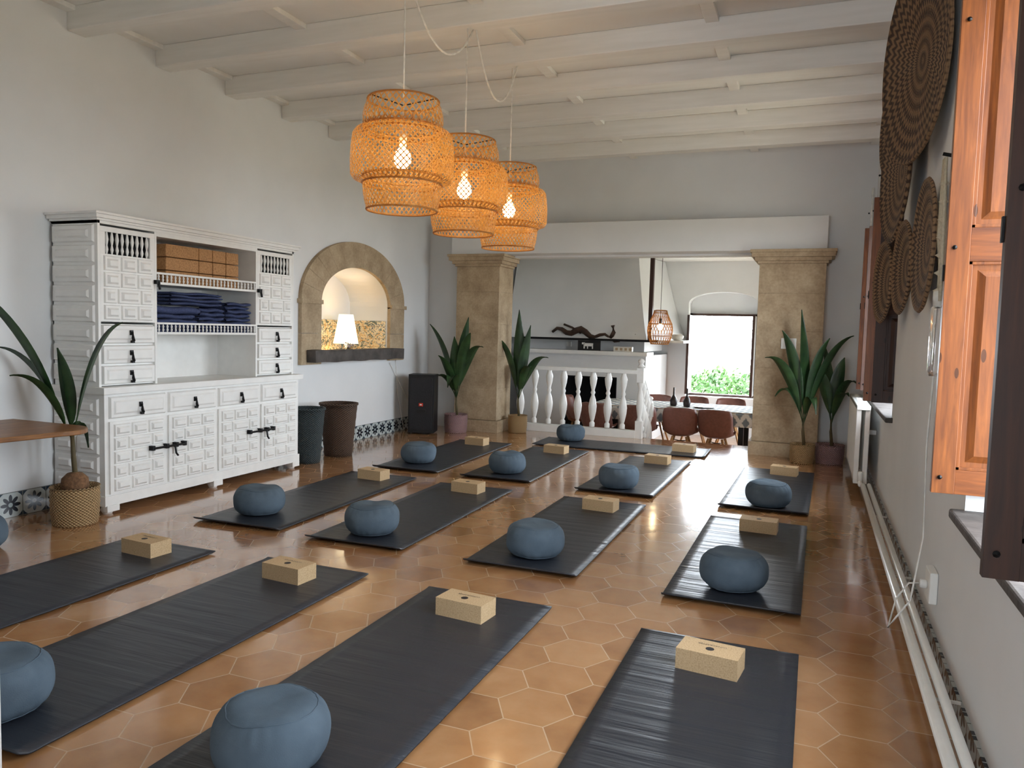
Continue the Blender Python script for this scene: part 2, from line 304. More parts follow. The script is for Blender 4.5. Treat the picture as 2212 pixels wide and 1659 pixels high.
# ------------------------------------------------------------------ dining room
ZD=-.45
b=B(); b.box((-5.2,9.76,ZD-.1),(1.,14.4,ZD),M_floor); b.obj('floor_dining')
b=B(); b.box((-5.2,9.6,2.66),(1.,14.4,2.8),M_ceil); b.obj('ceiling_dining')
b=B(); b.box((-5.2,9.65,ZD),(-5,14.4,2.7),M_wall); b.obj('wall_dining_left')
b=B(); y0,y1,z0,z1=11.3,12.7,.3,1.7
b.box((.75,9.65,ZD),(.95,y0,2.7),M_wall); b.box((.75,y1,ZD),(.95,14.4,2.7),M_wall); b.box((.75,y0,ZD),(.95,y1,z0),M_wall); b.box((.75,y0,z1),(.95,y1,2.7),M_wall); b.box((.55,9.65,ZD),(.76,9.7,2.7),M_wall); b.obj('wall_dining_right')
b=B()
for (a,c) in ((y0,y0+.06),(y1-.06,y1),((y0+y1)/2-.04,(y0+y1)/2+.04)): b.box((.85,a,z0),(.9,c,z1),M_pined)
for z in (z0,z1-.06): b.box((.852,y0+.06,z),(.898,y1-.06,z+.06),M_pined)
b.obj('window_4')
xc,aw=-1.55,.6
hole=[(xc-aw,.25),(xc+aw,.25)]+[(xc+aw*math.cos(a),1.92+.2*math.sin(a)) for a in [pi*k/16 for k in range(17)]]
b=B(); holewall(b,[(-5,ZD),(.75,ZD),(.75,2.7),(-5,2.7)],hole,lambda x,z:(x,14.,z),M_wall)
n=len(hole); vs=[(x,14.,z) for x,z in hole]+[(x,14.35,z) for x,z in hole]; b.add(vs,[(i,(i+1)%n,n+(i+1)%n,n+i) for i in range(n)],M_wall)
b.box((xc-aw-.02,14.3,1.74),(xc+aw+.02,14.38,2.3),M_wall)
holewall(b,[(-5.2,-1.2),(.95,-1.2),(.95,2.8),(-5.2,2.8)],hole,lambda x,z:(x,14.35,z),M_wall); b.obj('wall_dining_far')
b=B()
for sg in (-1,1):
    e=xc+sg*aw; b.box((e-sg*.05,14.2,.27),(e-sg*.003,14.3,1.74),M_pined)
    b.box((e-sg*.03,13.72,.3),(e-sg*.07,14.18,1.7),M_white)
    b.box((e-sg*.028,13.70,.3),(e-sg*.072,13.72,1.7),M_pined)
b.box((xc-aw,14.2,1.70),(xc+aw,14.3,1.74),M_pined); b.box((xc-aw,14.18,.25),(xc+aw,14.3,.29),M_pined); b.obj('window_3')
b=B(); b.box((-1.98,9.76,ZD),(-.3,10.06,-.15),M_floor); b.box((-1.98,10.06,ZD),(-.3,10.36,-.3),M_floor); b.obj('stairs')
b=B(); F=M_wall
b.box((-4.6,12.1,ZD),(-3.88,13.99,.99),F); b.box((-2.96,12.1,ZD),(-2.5,13.99,.99),F); b.box((-3.88,12.1,.63),(-2.96,13.99,.99),F); b.box((-3.88,12.7,ZD),(-2.96,12.8,.63),M_dark); b.box((-3.88,12.1,ZD),(-2.96,12.7,-.2),M_dark)
b.box((-3.879,12.11,-.2),(-3.86,12.7,.63),M_dark); b.box((-2.98,12.11,-.2),(-2.961,12.7,.63),M_dark); b.box((-3.86,12.11,.61),(-2.98,12.7,.629),M_dark)
b.box((-4.6,11.98,.99),(-2.46,12.5,1.05),M_white); b.box((-4.6,12.42,1.05),(-2.6,13.99,1.22),F)
b.box((-4.6,12.0,1.215),(-2.3,12.5,1.25),M_black); b.box((-2.3,12.0,1.215),(-1.9,13.99,1.25),M_white)
def hood(u,v):
    z=1.25+1.40*v; s=v**.75
    pts=[(-4.95,12.12+.55*s),(-2.5-.3*s,12.12+.55*s),(-2.15-.45*s,13.99)]
    if u<.7: k=u/.7; p=[pts[0][i]+(pts[1][i]-pts[0][i])*k for i in (0,1)]
    else: k=(u-.7)/.3; p=[pts[1][i]+(pts[2][i]-pts[1][i])*k for i in (0,1)]
    return (p[0],p[1],z)
b.surf(hood,20,12,.03,F,smooth=False); b.box((-2.47,12.02,1.25),(-2.41,12.1,2.655),M_pined); b.obj('fireplace')
b=B(); pts=[(-4.1+1.15*k/14,12.15,1.27+.12*math.sin(k/14*pi*1.0+.6)*(1-k/20)+.05*math.sin(k*1.3)) for k in range(15)]
b.tube(pts,lambda t:.018+.035*math.sin(pi*min(1,t+.1))**2,M_tlw,8); b.tube([(-3.1,12.15,1.26),(-3.05,12.15,1.36),(-3.07,12.15,1.47)],.035,M_tlw,8); b.tube([(-3.6,12.15,1.33),(-3.75,12.13,1.42),(-3.9,12.15,1.47)],.018,M_tlw,7); b.obj('driftwood_sculpture')
b=B(); b.tube([(-2.8,12.2,1.27),(-2.7,12.2,1.32),(-2.6,12.2,1.29),(-2.52,12.2,1.30)],lambda t:.03-.012*t,M_tlw,8); b.tube([(-2.8,12.2,1.27),(-2.85,12.2,1.33)],.018,M_tlw,6); b.obj('driftwood_branch')
b=B(); b.box((-3.62,12.05,1.051),(-3.24,12.07,1.213),M_blackp)
for a,c in (((-3.52,1.12),(-3.36,1.17)),((-3.55,1.15),(-3.5,1.18)),((-3.52,1.08),(-3.5,1.13)),((-3.38,1.08),(-3.36,1.13)),((-3.46,1.08),(-3.445,1.13))): b.box((a[0],12.045,a[1]),(c[0],12.05,c[1]),M_whiteg)
b.obj('cow_plaque')
b=B(); b.box((-3.02,12.05,1.051),(-2.72,12.15,1.13),M_cerw); 
for k in range(4): b.box((-2.99+.075*k,12.046,1.07),(-2.95+.075*k,12.05,1.11),M_stone)
b.obj('ceramic_planter_box',bev=.006)
b=B(); b.lathe([(.05,0),(.09,.03),(.1,.07),(.07,.1)],M_cerw,n=18); b.obj('ceramic_bowl',loc=(-2.05,12.3,1.251))
b=B(); b.box((-3.92,12.38,1.1),(-3.84,12.42,1.18),M_whiteg); b.obj('wall_socket',bev=.004)
# ------------------------------------------------------------------ table, chairs
b=B(); tx0,tx1,ty0,ty1,tz=-3.05,-.75,10.85,12.0,.3
def cloth(u,v):
    d=.2; L=ty1-ty0+2*d; s=v*L
    if s<d: y=ty0-.012+.006*math.sin(u*60); z=tz-(d-s)
    elif s>L-d: y=ty1+.012; z=tz-(s-(L-d))
    else: y=ty0+(s-d); z=tz
    return (tx0+(tx1-tx0)*u,y,z)
b.surf(cloth,60,28,.004,M_cloth,smooth=False)
for xx in (tx0,tx1): b.box((xx-.004,ty0,tz-.2),(xx+.004,ty1,tz),M_cloth)
b.box((tx0+.01,ty0+.01,tz-.04),(tx1-.01,ty1-.01,tz-.006),M_tablew)
for x in (tx0+.15,tx1-.15):
    for y in (ty0+.12,ty1-.12): b.box((x-.035,y-.035,ZD),(x+.035,y+.035,tz-.04),M_black)
b.obj('dining_table')
cb=B()
prof=[(.23,.425),(.2,.44),(.1,.42),(0,.405),(-.1,.405),(-.17,.43),(-.2,.5),(-.22,.6),(-.24,.7),(-.26,.79),(-.265,.81)]
def shell(u,v):
    k=u*(len(prof)-1); i=min(int(k),len(prof)-2); fr=k-i; y=prof[i][0]*(1-fr)+prof[i+1][0]*fr; z=prof[i][1]*(1-fr)+prof[i+1][1]*fr
    q=2*v-1; w=.235 if u<.75 else .235*math.sqrt(max(.05,1-((u-.75)/.29)**2.5)); 
    if u<.15: w*=.8+.2*(u/.15)
    back=max(0,min(1,(u-.4)/.25)); side=abs(q)**3
    mid=math.exp(-((u-.52)/.14)**2)
    return (q*w,y+side*(.07*back+.05*mid),z+side*(.05*(1-back)+.06*mid))
cb.surf(shell,30,14,-.008,M_chair)
for sx in (-1,1):
    for sy in (-1,1): cb.tube([(sx*.09,sy*.09,.40),(sx*.21,sy*.2,0)],lambda t:.019-.007*t,M_oakleg,8)
cb.tube([(-.12,-.12,.33),(.12,.12,.33)],.006,M_black,6); cb.tube([(.12,-.12,.33),(-.12,.12,.33)],.006,M_black,6)
cme=cb.mesh('dining_chair')
for (x,y,r) in ((-1.68,10.66,.05),(-1.19,10.66,-.08),(-2.25,10.68,.1),(-2.85,10.66,-.05),(-1.2,12.33,pi),(-1.75,12.3,pi+.1),(-2.35,12.28,pi),(-.5,11.4,pi/2),(-3.35,11.4,-pi/2)):
    inst('dining_chair',cme,(x,y,ZD),r)
b=B(); b.lathe([(.045,0),(.05,.02),(.055,.08),(.03,.13),(.014,.16),(.012,.27)],M_ceram,n=18); vm=b.mesh('bottle_vase')
inst('bottle_vase',vm,(-1.9,11.3,tz+.002)); inst('bottle_vase',vm,(-1.70,11.25,tz+.002))
b=B(); b.lathe([(0,0),(.13,0),(.15,.012),(.0,.008)],M_ceram,n=24); b.obj('serving_plate',loc=(-1.45,11.25,tz+.002))
# ------------------------------------------------------------------ balustrade
b=B(); y=9.7
bp=[(.035,0),(.035,.05),(.02,.07),(.03,.1),(.05,.2),(.055,.27),(.04,.36),(.02,.42),(.032,.45),(.02,.48),(.04,.56),(.05,.64),(.03,.7),(.03,.72)]
b.box((-3.805,y-.05,.0),(-2.1,y+.05,.1),M_whiteg); b.box((-3.805,y-.05,.83),(-2.1,y+.05,.88),M_whiteg)
for k in range(8): b.lathe(bp,M_whiteg,c=(-3.70+.203*k,y,.11),n=14)
def newel(x,y,z0,h):
    b.box((x-.045,y-.045,z0),(x+.045,y+.045,z0+h*.22),M_whiteg); b.lathe([(.04,h*.22),(.025,h*.26),(.045,h*.4),(.035,h*.55),(.022,h*.62),(.04,h*.68),(.04,h*.7)],M_whiteg,c=(x,y,z0),n=16)
    b.box((x-.045,y-.045,z0+h*.7),(x+.045,y+.045,z0+h*.88),M_whiteg); b.lathe([(.03,h*.88),(.05,h*.9),(.025,h*.93),(.045,h*.965),(.03,h*.99),(0,h)],M_whiteg,c=(x,y,z0),n=16)
newel(-2.06,y,0,1.03); newel(-2.06,10.36,ZD,.95)
b.tube([(-2.06,9.72,.84),(-2.06,10.36,.4)],.032,M_whiteg,8)
for k in range(3):
    yy=9.86+.16*k; b.lathe([(r,z*.88) for r,z in bp],M_whiteg,c=(-2.06,yy,.84-.69*(yy-9.72)-.66),n=12)
b.obj('balustrade',bev=.003)
# ------------------------------------------------------------------ cabinet
b=B(); XU,XB=-4.545,-4.5; Y0,Y1=3.81,5.92; U=(0,1,0);V=(0,0,1);N=(1,0,0); XLc=XL+.014
def carve(x,y0,y1,z0,z1):
    b.frus((x,0,0),U,V,N,y0,y1,z0,z1,.012,.006,M_white); 
    w=min(y1-y0,z1-z0); i=w*.2
    b.frus((x+.0121,0,0),U,V,N,y0+i,y1-i,z0+i,z1-i,.014,w*.13,M_white)
b.box((XLc,Y0,.1),(XB,Y1,.84),M_white); b.box((XLc,Y0-.03,.84),(XB+.035,Y1+.03,.885),M_white); b.box((XLc,Y0-.01,.06),(XB+.012,Y1+.01,.13),M_white)
for yy in (Y0+.05,(Y0+Y1)/2,Y1-.05):
    b.lathe([(.03,0),(.045,.03),(.035,.06)],M_white,c=(XB-.04,yy,0),n=12); b.lathe([(.03,0),(.045,.03),(.035,.06)],M_white,c=(XLc+.06,yy,0),n=12)
    b.box((XB-.02,yy-.05,.02),(XB+.02,yy+.05,.065),M_white)
qw=(Y1-Y0-.04)/4
def pull(x,y,z):
    b.box((x,y-.012,z-.005),(x+.012,y+.012,z+.03),M_black); b.tube([(x+.018,y,z+.018),(x+.024,y-.004,z-.02),(x+.02,y+.006,z-.045)],lambda t:.007+.006*t,M_black,6); b.box((x,y-.005,z-.06),(x+.022,y+.015,z-.042),M_black)
for k in range(4):
    ya=Y0+.02+qw*k+.012; yb2=ya+qw-.024
    b.frus((XB,0,0),U,V,N,ya,yb2,.665,.82,.018,.01,M_white); b.frus((XB+.018,0,0),U,V,N,ya+.03,yb2-.03,.695,.79,.008,.012,M_white); pull(XB+.026,(ya+yb2)/2,.74)
    b.box((XB,ya,.14),(XB+.014,yb2,.645),M_white)
    cw=(yb2-ya-.05)/3
    for j in range(5):
        z0=.155+.096*j; h0=.088
        spl=[(0,.8),(.8,2.2),(2.2,3)] if j in (1,3) else [(0,1),(1,2),(2,3)]
        for s0,s1 in spl:
            carve(XB+.014,ya+.025+cw*s0+.005,ya+.025+cw*s1-.005,z0,z0+h0)
for ym in (Y0+.02+qw,Y0+.02+3*qw):
    b.tube([(XB+.055,ym-.17,.42),(XB+.055,ym+.13,.42)],.009,M_black,6)
    for dy in (-.17,-.04,.05,.13): b.box((XB+.02,ym+dy-.012,.405),(XB+.06,ym+dy+.012,.44),M_black)
    b.tube([(XB+.055,ym+.03,.42),(XB+.062,ym+.035,.36),(XB+.066,ym+.05,.34)],.008,M_black,6)
T=.02
b.box((XLc,Y0,.885),(XU,Y0+T,2.03),M_white); b.box((XLc,Y1-.02-T,.885),(XU,Y1-.02,2.03),M_white)
b.box((XLc,Y0,2.0),(XU,Y1-.02,2.03),M_white)
for i,(e,za,zb) in enumerate(((.015,2.02,2.035),(.035,2.035,2.06),(.05,2.06,2.075))): b.box((XLc,Y0-e,za),(XU+e,Y1-.02+e,zb),M_white)
b.box((XLc+.002,Y0,.885),(XLc+.018,Y1-.02,2.0),M_white)
for yy in (4.3,5.395): b.box((XLc,yy-T/2,.885),(XU,yy+T/2,2.0),M_white)
for zz in (1.345,1.715): b.box((XLc,4.31,zz-.012-.08),(XU-.002,5.385,zz-.08),M_white)
b.box((XLc,4.31,1.97),(XU,5.385,2.0),M_white)
for zz in (1.25,1.62):
    b.box((XU-.012,4.31,zz+.075),(XU+.004,5.385,zz+.09),M_white); b.box((XU-.012,4.31,zz),(XU+.004,5.385,zz+.018),M_white)
    for k in range(27):
        yy=4.33+k*.04; b.lathe([(.004,.018),(.009,.035),(.005,.047),(.009,.058),(.004,.075)],M_white,c=(XU-.004,yy,zz),n=8)
for (ya,yb2) in ((Y0+T,4.29),(5.405,Y1-.02-T)):
    b.box((XLc+.05,ya,.89),(XU-.02,yb2,1.32),M_white)
    for k in range(3):
        z0=.9+.142*k; b.frus((XU-.02,0,0),U,V,N,ya+.008,yb2-.008,z0,z0+.13,.03,.006,M_white); b.frus((XU+.01,0,0),U,V,N,ya+.035,yb2-.035,z0+.025,z0+.105,.008,.012,M_white); pull(XU+.018,(ya+yb2)/2,z0+.065)
    b.box((XU-.02,ya,1.335),(XU,yb2,1.8),M_white); b.box((XU-.02,ya,1.95),(XU,yb2,1.985),M_white); b.box((XU-.02,ya,1.8),(XU,ya+.04,1.95),M_white); b.box((XU-.02,yb2-.04,1.8),(XU,yb2,1.95),M_white)
    b.box((XU-.05,ya,1.78),(XU-.045,yb2,1.97),M_dark)
    m=9
    for k in range(m):
        yy=ya+.04+(yb2-ya-.08)*(k+.5)/m; b.lathe([(.005,0),(.012,.03),(.006,.06),(.013,.1),(.006,.15)],M_white,c=(XU-.012,yy,1.8),n=8)
    nc=3; cw=(yb2-ya-.04)/nc
    for j in range(4):
        z0=1.35+.112*j; spl=[(0,1),(1,2),(2,3)] if j!=1 else [(0,.8),(.8,2.2),(2.2,3)]
        for s0,s1 in spl: carve(XU,ya+.02+cw*s0+.005,ya+.02+cw*s1-.005,z0,z0+.102)
for (yy,zz) in ((4.3,1.62),(5.42,1.62)):
    b.tube([(XU+.025,yy,zz+.02),(XU+.03,yy+.01,zz-.04)],.009,M_black,6); b.box((XU,yy-.02,zz),(XU+.03,yy+.015,zz+.03),M_black)
for j in range(8):
    z0=.92+.136*j; b.frus((0,Y0,0),(1,0,0),V,(0,-1,0),XL+.03,XU-.03,z0,z0+.12,.014,.008,M_white); b.frus((0,Y0-.014,0),(1,0,0),V,(0,-1,0),XL+.07,XU-.07,z0+.03,z0+.09,.012,.012,M_white)
for j in range(5):
    z0=.15+.134*j
    for i in range(2):
        x0=XL+.03+.215*i; b.frus((0,Y0,0),(1,0,0),V,(0,-1,0),x0,x0+.205,z0,z0+.12,.014,.008,M_white); b.frus((0,Y0-.014,0),(1,0,0),V,(0,-1,0),x0+.04,x0+.165,z0+.03,z0+.09,.012,.012,M_white)
b.obj('carved_cabinet',bev=.0012)
b=B()
for j in range(3):
    z0=1.637+.1*j
    b.box((-4.85,4.43,z0),(-4.58,4.76,z0+.095),M_cork2)
    for i in range(3): b.box((-4.85,4.765+.15*i,z0),(-4.58,4.765+.15*i+.145,z0+.095),M_cork2)
b.obj('stacked_cork_blocks',bev=.006)
b=B()
def fold(y0,y1,z0,h,layers=3):
    for l in range(layers):
        zz=z0+h*l/layers; hh=h/layers*.97; a=random.uniform(-.012,.012)
        def fn(u,v,zz=zz,hh=hh,a=a):
            ang=-pi/2+pi*u; s=math.sin(ang); edge=1-.4*(abs(2*v-1)**8)
            return (-4.63+a+.05*math.cos(ang)*edge+.006*math.sin(v*13+zz*90),y0+(y1-y0)*v,zz+hh/2+s*hh/2*edge+.004*math.sin(v*9+zz*50))
        b.surf(fn,10,20,0,M_blank)
        b.box((-4.9,y0+.01,zz+.004),(-4.63,y1-.01,zz+hh-.004),M_blank)
z=1.256
for h in (.075,.075): fold(4.325,4.755,z,h,2); z+=h
fold(4.325,4.79,z,.06,1)
z=1.256
for h in (.07,.068,.07): fold(4.795,5.07,z,h,2); z+=h
for h in (.055,.05): fold(4.5,5.04,z+.012,h,2); z+=h
z=1.256
for h in (.07,.065,.07,.06): fold(5.085,5.375,z,h,2); z+=h
b.obj('folded_blanket_stack')
# ------------------------------------------------------------------ niche contents
b=B(); b.lathe([(.05,0),(.055,.01),(.02,.03),(.012,.1),(.018,.15),(.01,.2)],M_cerw,n=16); b.lathe([(.15,.17),(.085,.52)],M_shade,n=28,caps=False); b.obj('table_lamp',loc=(-5.28,7.86,.966))
b=B(); b.lathe([(.0,0),(.05,0),(.12,.03),(.14,.035),(.05,.012),(0,.01)],M_ceram,n=24); b.obj('ceramic_plate',loc=(-5.18,7.3,.966))
b=B(); b.lathe([(.025,0),(.035,.04),(.02,.08),(.02,.09)],M_cerw,n=14)
for k in range(40):
    a=random.uniform(0,2*pi); r=random.uniform(0,.07); q=(r*math.cos(a),r*math.sin(a),.12+random.uniform(0,.07)); b.tube([(0,0,.08),q],.0015,M_stem,4); b.lathe([(0,-.008),(.009,0),(0,.008)],M_flower,c=q,n=6)
b.obj('dried_flower_vase',loc=(-5.08,7.62,.966))
b=B(); b.lathe([(.03,0),(.035,.01),(.015,.04),(.035,.09),(.04,.13),(.018,.17),(.026,.2),(.02,.23),(0,.245)],M_ceram,n=16); b.obj('black_figurine',loc=(-5.3,7.1,.966))
# ------------------------------------------------------------------ pendants
def profile(z0,z1,rt,rb,bulge,rin=0.,n=14):
    out=[]
    for i in range(n+1):
        t=i/n; z=z0+(z1-z0)*t; r=rb+(rt-rb)*t+bulge*math.sin(pi*t)
        e=max(0,abs(2*t-1)-.72)/.28; r-=rin*e**2.2; out.append((r,z))
    return out
def pendant():
    b=B()
    tiers=[(profile(.44,.625,.205,.222,.018,.0),38,.6),(profile(.15,.47,.28,.295,.012,.065),58,1.0),(profile(0,.19,.228,.205,.008,.0),48,.6)]
    for prof,n,tw in tiers:
        for sg in (-1,1):
            for k in range(n):
                a0=2*pi*k/n; vs=[];m=len(prof)
                for i,(r,z) in enumerate(prof):
                    t=i/(m-1); a=a0+sg*tw*t; wd=.0049/r; rr=r+sg*.0012
                    vs+=[(rr*math.cos(a-wd),rr*math.sin(a-wd),z),(rr*math.cos(a+wd),rr*math.sin(a+wd),z)]
                b.add(vs,[(2*i,2*i+1,2*i+3,2*i+2) for i in range(m-1)],M_bamboo,True)
        for (r,z) in (prof[0],prof[-1]):
            b.tube([(r*math.cos(2*pi*q/40),r*math.sin(2*pi*q/40),z) for q in range(41)],.006,M_bamboo,6)
    for (ra,rb_,za,zb) in ((.225,.21,.47,.49),(.205,.215,.15,.165)): 
        for k in range(30):
            a=2*pi*k/30; b.tube([(ra*math.cos(a),ra*math.sin(a),za),(rb_*math.cos(a+.05),rb_*math.sin(a+.05),zb)],.003,M_bamboo,4)
    for k in range(3):
        a=2*pi*k/3; b.tube([(.0,0,.60),(.205*math.cos(a),.205*math.sin(a),.62)],.004,M_black,5)
    b.lathe([(.0,.36),(.02,.37),(.025,.44),(.02,.5),(.006,.52)],M_cord,n=12)
    b.lathe([(0,.235),(.03,.245),(.048,.275),(.05,.3),(.042,.33),(.02,.36)],M_bulb,n=18,caps=False)
    return b
pm=pendant()
for (Y,z0) in ((3.96,2.03),(4.8,2.0),(5.62,1.99)):
    q=copy.copy(pm); q.v=list(pm.v); q.f=list(pm.f); q.mi=list(pm.mi); q.sm=list(pm.sm); q.mats=list(pm.mats)
    q.tube([(0,0,.5),(0,0,3.5-z0)],.0055,M_cord,6)
    q.obj('woven_pendant_lamp',loc=(-2.285,Y,z0))
b=B()
def swag(p,q,s,n=16): return [tuple(Vector(p).lerp(Vector(q),i/n)+Vector((0,0,-s*4*(i/n)*(1-i/n)))) for i in range(n+1)]
b.tube(swag((-2.28,3.96,3.4),(-2.26,4.84,3.37),.3),.007,M_cord,6); b.tube(swag((-2.24,4.84,3.37),(-2.24,5.6,3.37),.36),.007,M_cord,6); b.obj('ceiling_lamp_cable')
b=B()
for k in range(26):
    a=2*pi*k/26; pts=[]
    for i in range(11):
        t=i/10; z=.5*t; r=.1+.085*math.sin(pi*min(1,t*1.0)*.95+.35)*(1 if t<.6 else 1-.5*(t-.6)/.4); aa=a+.25*(math.sin(t*pi*2)); pts.append((r*math.cos(aa),r*math.sin(aa),z))
    b.tube(pts,.005,M_bamboo,4)
for z,r in ((.0,.13),(.12,.175),(.3,.175),(.5,.075)): b.tube([(r*math.cos(2*pi*q/28),r*math.sin(2*pi*q/28),z) for q in range(29)],.006,M_bamboo,5)
b.lathe([(0,.2),(.03,.22),(.04,.25),(.02,.3)],M_bulb2,n=12,caps=False); b.lathe([(.02,.3),(.02,.38)],M_black,n=10); b.tube([(0,0,.38),(0,0,1.46)],.004,M_cordk,5)
b.obj('rattan_pendant_lamp',loc=(-2.16,11.4,1.2))
# ------------------------------------------------------------------ mats
def yogamat(x0,y0,L,seed,curl=.018,rot=0.):
    Wd=.67; rnd=random.Random(seed); ph=rnd.uniform(0,6)
    b=B()
    def fn(u,v):
        y=L*u; x=Wd*(v-.5); w=.0005*math.sin(y*48+ph+1.6*math.sin(x*5+ph)+2*math.sin(y*7))*(0.5+.5*math.sin(y*3+ph))
        e=max(0,(.05-y)/.05); e2=max(0,(y-(L-.03))/.03)
        return (x,y,.0085+w+curl*e**1.6+.004*e2)
    b.surf(lambda u,v:fn(u,v),150,12,.0065,M_mat)
    return b.obj('yoga_mat',loc=(x0,y0,0),rot=rot)
mats=[(-3.535,1.50,1.95,0),(-2.52,1.53,1.96,.0),(-1.46,1.5,1.95,0),(-.335,1.42,1.95,0),(-3.52,3.96,1.99,.03),(-2.59,3.93,1.95,.02),(-1.49,3.92,1.94,.005),(-.335,3.84,1.91,-.005),
(-3.54,6.24,2.06,.03),(-2.62,6.24,2.0,.01),(-1.51,6.17,1.97,-.01),(-.32,6.12,1.95,-.02)]
for i,(x,y,L,r) in enumerate(mats): yogamat(x,y,L,i,rot=r,curl=.02)
yogamat(-1.07,8.82,2.0,30,rot=pi/2+.02,curl=.01)
# ------------------------------------------------------------------ zafus
def zafu(seed):
    rnd=random.Random(seed); b=B(); n=120; prof=[]
    for i in range(37):
        ph=-pi/2+pi*i/36; c=max(0,math.cos(ph)); s=math.sin(ph)
        r=.176*c**.44; z=.099+.098*math.copysign(abs(s)**.85,s); prof.append((r,z,ph))
    vs=[];fs=[]
    ox,oy=rnd.uniform(-9,9),rnd.uniform(-9,9)
    for (r,z,ph) in prof:
        for j in range(n):
            a=2*pi*j/n; pl=math.exp(-((abs(ph)-.8)/.36)**2)
            rr=r*(1-.024*pl*(.5+.5*math.sin(20*a+2*math.sin(3*a)))**2)
            q=noise.noise(Vector((math.cos(a)*1.3+ox,math.sin(a)*1.3+oy,z*9)))
            rr*=1+.05*q; zz=z+(.016*noise.noise(Vector((math.cos(a)*r*8+ox,math.sin(a)*r*8,3.))) if ph>0 else 0)
            if ph>1.2: zz-=.008*(ph-1.2)/.37
            vs.append((rr*math.cos(a),rr*math.sin(a),max(.0,zz)))
    m=len(prof)
    for i in range(m-1):
        for j in range(n): fs.append((i*n+j,i*n+(j+1)%n,(i+1)*n+(j+1)%n,(i+1)*n+j))
    b.add(vs,fs,M_zafu,True)
    for row in (7,29):
        pts=[Vector(vs[row*n+j]) for j in list(range(0,n,2))+[0]]; b.tube([tuple(p) for p in pts],.0028,M_zafu,5)
    return b.mesh('meditation_cushion')
zms=[zafu(i) for i in range(4)]
for i,(x,y) in enumerate([(-4.48,2.9),(-2.53,1.70),(-1.48,1.83),(-3.6,4.31),(-2.62,4.22),(-1.5,4.24),(-.345,4.16),(-3.62,6.68),(-2.64,6.61),(-1.53,6.45),(-.29,6.33),(-2.75,8.97)]):
    z=.0125 if i else .001
    inst('meditation_cushion',zms[i%4],(x,y,z),random.uniform(0,6))
b=B(); b.box((-.122,-.07,0),(.122,.07,.088),M_cork); 
b.lathe([(.017,.0882),(.017,.0888)],M_ink,n=24,c=(0,-.012,0)); b.text('LUNACRAFTER',.017,M_ink,Matrix.Translation((0,.028,.0885))@Matrix.Rotation(pi,4,'Z'))
bm_=b.mesh('yoga_block')
for i,(x,y,r) in enumerate([(-3.53,3.26,-.08),(-2.52,3.25,-.08),(-1.46,3.18,-.10),(-.33,3.08,-.12),(-3.56,5.75,-.1),(-2.6,5.66,-.08),(-1.45,5.56,-.09),(-.3,5.46,-.04),(-3.6,8.05,-.1),(-2.6,7.96,-.1),(-1.46,7.86,-.12),(-.22,7.84,-.12),(-1.34,8.82,-.1)]):
    inst('yoga_block',bm_,(x,y,.0105),r,bev=.006)
# ------------------------------------------------------------------ plants
def leaf(b,p0,p1,arch,width,side=None,n=16):
    width*=1.3
    p0=Vector(p0);p1=Vector(p1); mid=(p0+p1)/2+Vector((0,0,arch)); pts=[]
    for i in range(n+1):
        t=i/n; pts.append(p0*(1-t)**2+mid*2*t*(1-t)+p1*t*t)
    d=(p1-p0); sd=Vector(side) if side else Vector((d.y,-d.x,0))
    if sd.length<.05: sd=Vector((1,0,0))
    sd=sd.normalized()*.55+Vector((1,.35,0)).normalized()*.6*(1 if sd.x>=0 else -1); sd.normalize(); vs=[]
    cols=[-1,-.66,-.33,0,.33,.66,1]
    for i,p in enumerate(pts):
        t=i/n; w=width*(math.sin(pi*min(1,max(0,(t-.12)/.88))**.75))**.9 if t>.12 else .0
        w=max(w,.004); tg=(pts[min(i+1,n)]-pts[max(i-1,0)]).normalized(); s2=(sd-tg*sd.dot(tg)).normalized(); nr=s2.cross(tg)
        for c in cols: vs.append(tuple(p+s2*c*w+nr*(abs(c)*w*.35+(.006 if int(abs(c)*3+.5)%2 else 0))*(-1 if nr.z<0 else 1)))
    m=len(cols); b.add(vs,[(i*m+j,i*m+j+1,(i+1)*m+j+1,(i+1)*m+j) for i in range(n) for j in range(m-1)],M_leaf,True)
def pot(b,r,h,mat):
    prof=[(r*.86,0)]
    for k in range(9):
        z=h*k/8; rr=r*(.86+.14*math.sin(pi*(.15+.5*k/8))); prof+=[(rr,z+.001),(rr+.004,z+h/20)]
    prof+=[(r,h),(r+.006,h+.008),(r-.012,h+.006),(r-.02,h-.03)]
    b.lathe(prof,mat,n=40); b.lathe([(0,h-.035),(r-.02,h-.034)],M_soil,n=20,caps=False)
def palm(name,loc,r,h,mat,tips,trunk,coco=True):
    b=B(); pot(b,r,h,mat)
    if coco: b.lathe([(0,h-.06),(.06,h-.04),(.085,h+.01),(.08,h+.06),(.045,h+.095),(0,h+.105)],M_coco,n=18,c=(.0,.0,0))
    top=Vector(trunk); b.tube([(.02,0,h-.04),tuple(Vector((0,0,h))*.5+top*.5),tuple(top)],lambda t:.018-.006*t,M_stem,8)
    for (x,y,z,arch,wd) in tips: leaf(b,(top.x,top.y,top.z-.08),(x,y,z),arch,wd)
    return b.obj(name,loc=loc)
palm('potted_palm',(-4.5,3.58,0),.145,.24,M_seagrass,[(-.42,-.5,1.58,.40,.045),(.42,.02,1.33,.34,.04),(-.45,-.2,1.15,.3,.04),(-.02,-.1,1.16,.1,.045),(.06,.05,.5,.25,.035),(-.18,-.3,.98,.25,.04)],(-.02,0,.62),True)
def bushy(name,loc,r,h,mat,tips): return palm(name,loc,r,h,mat,tips,(0,0,h+.28),False)
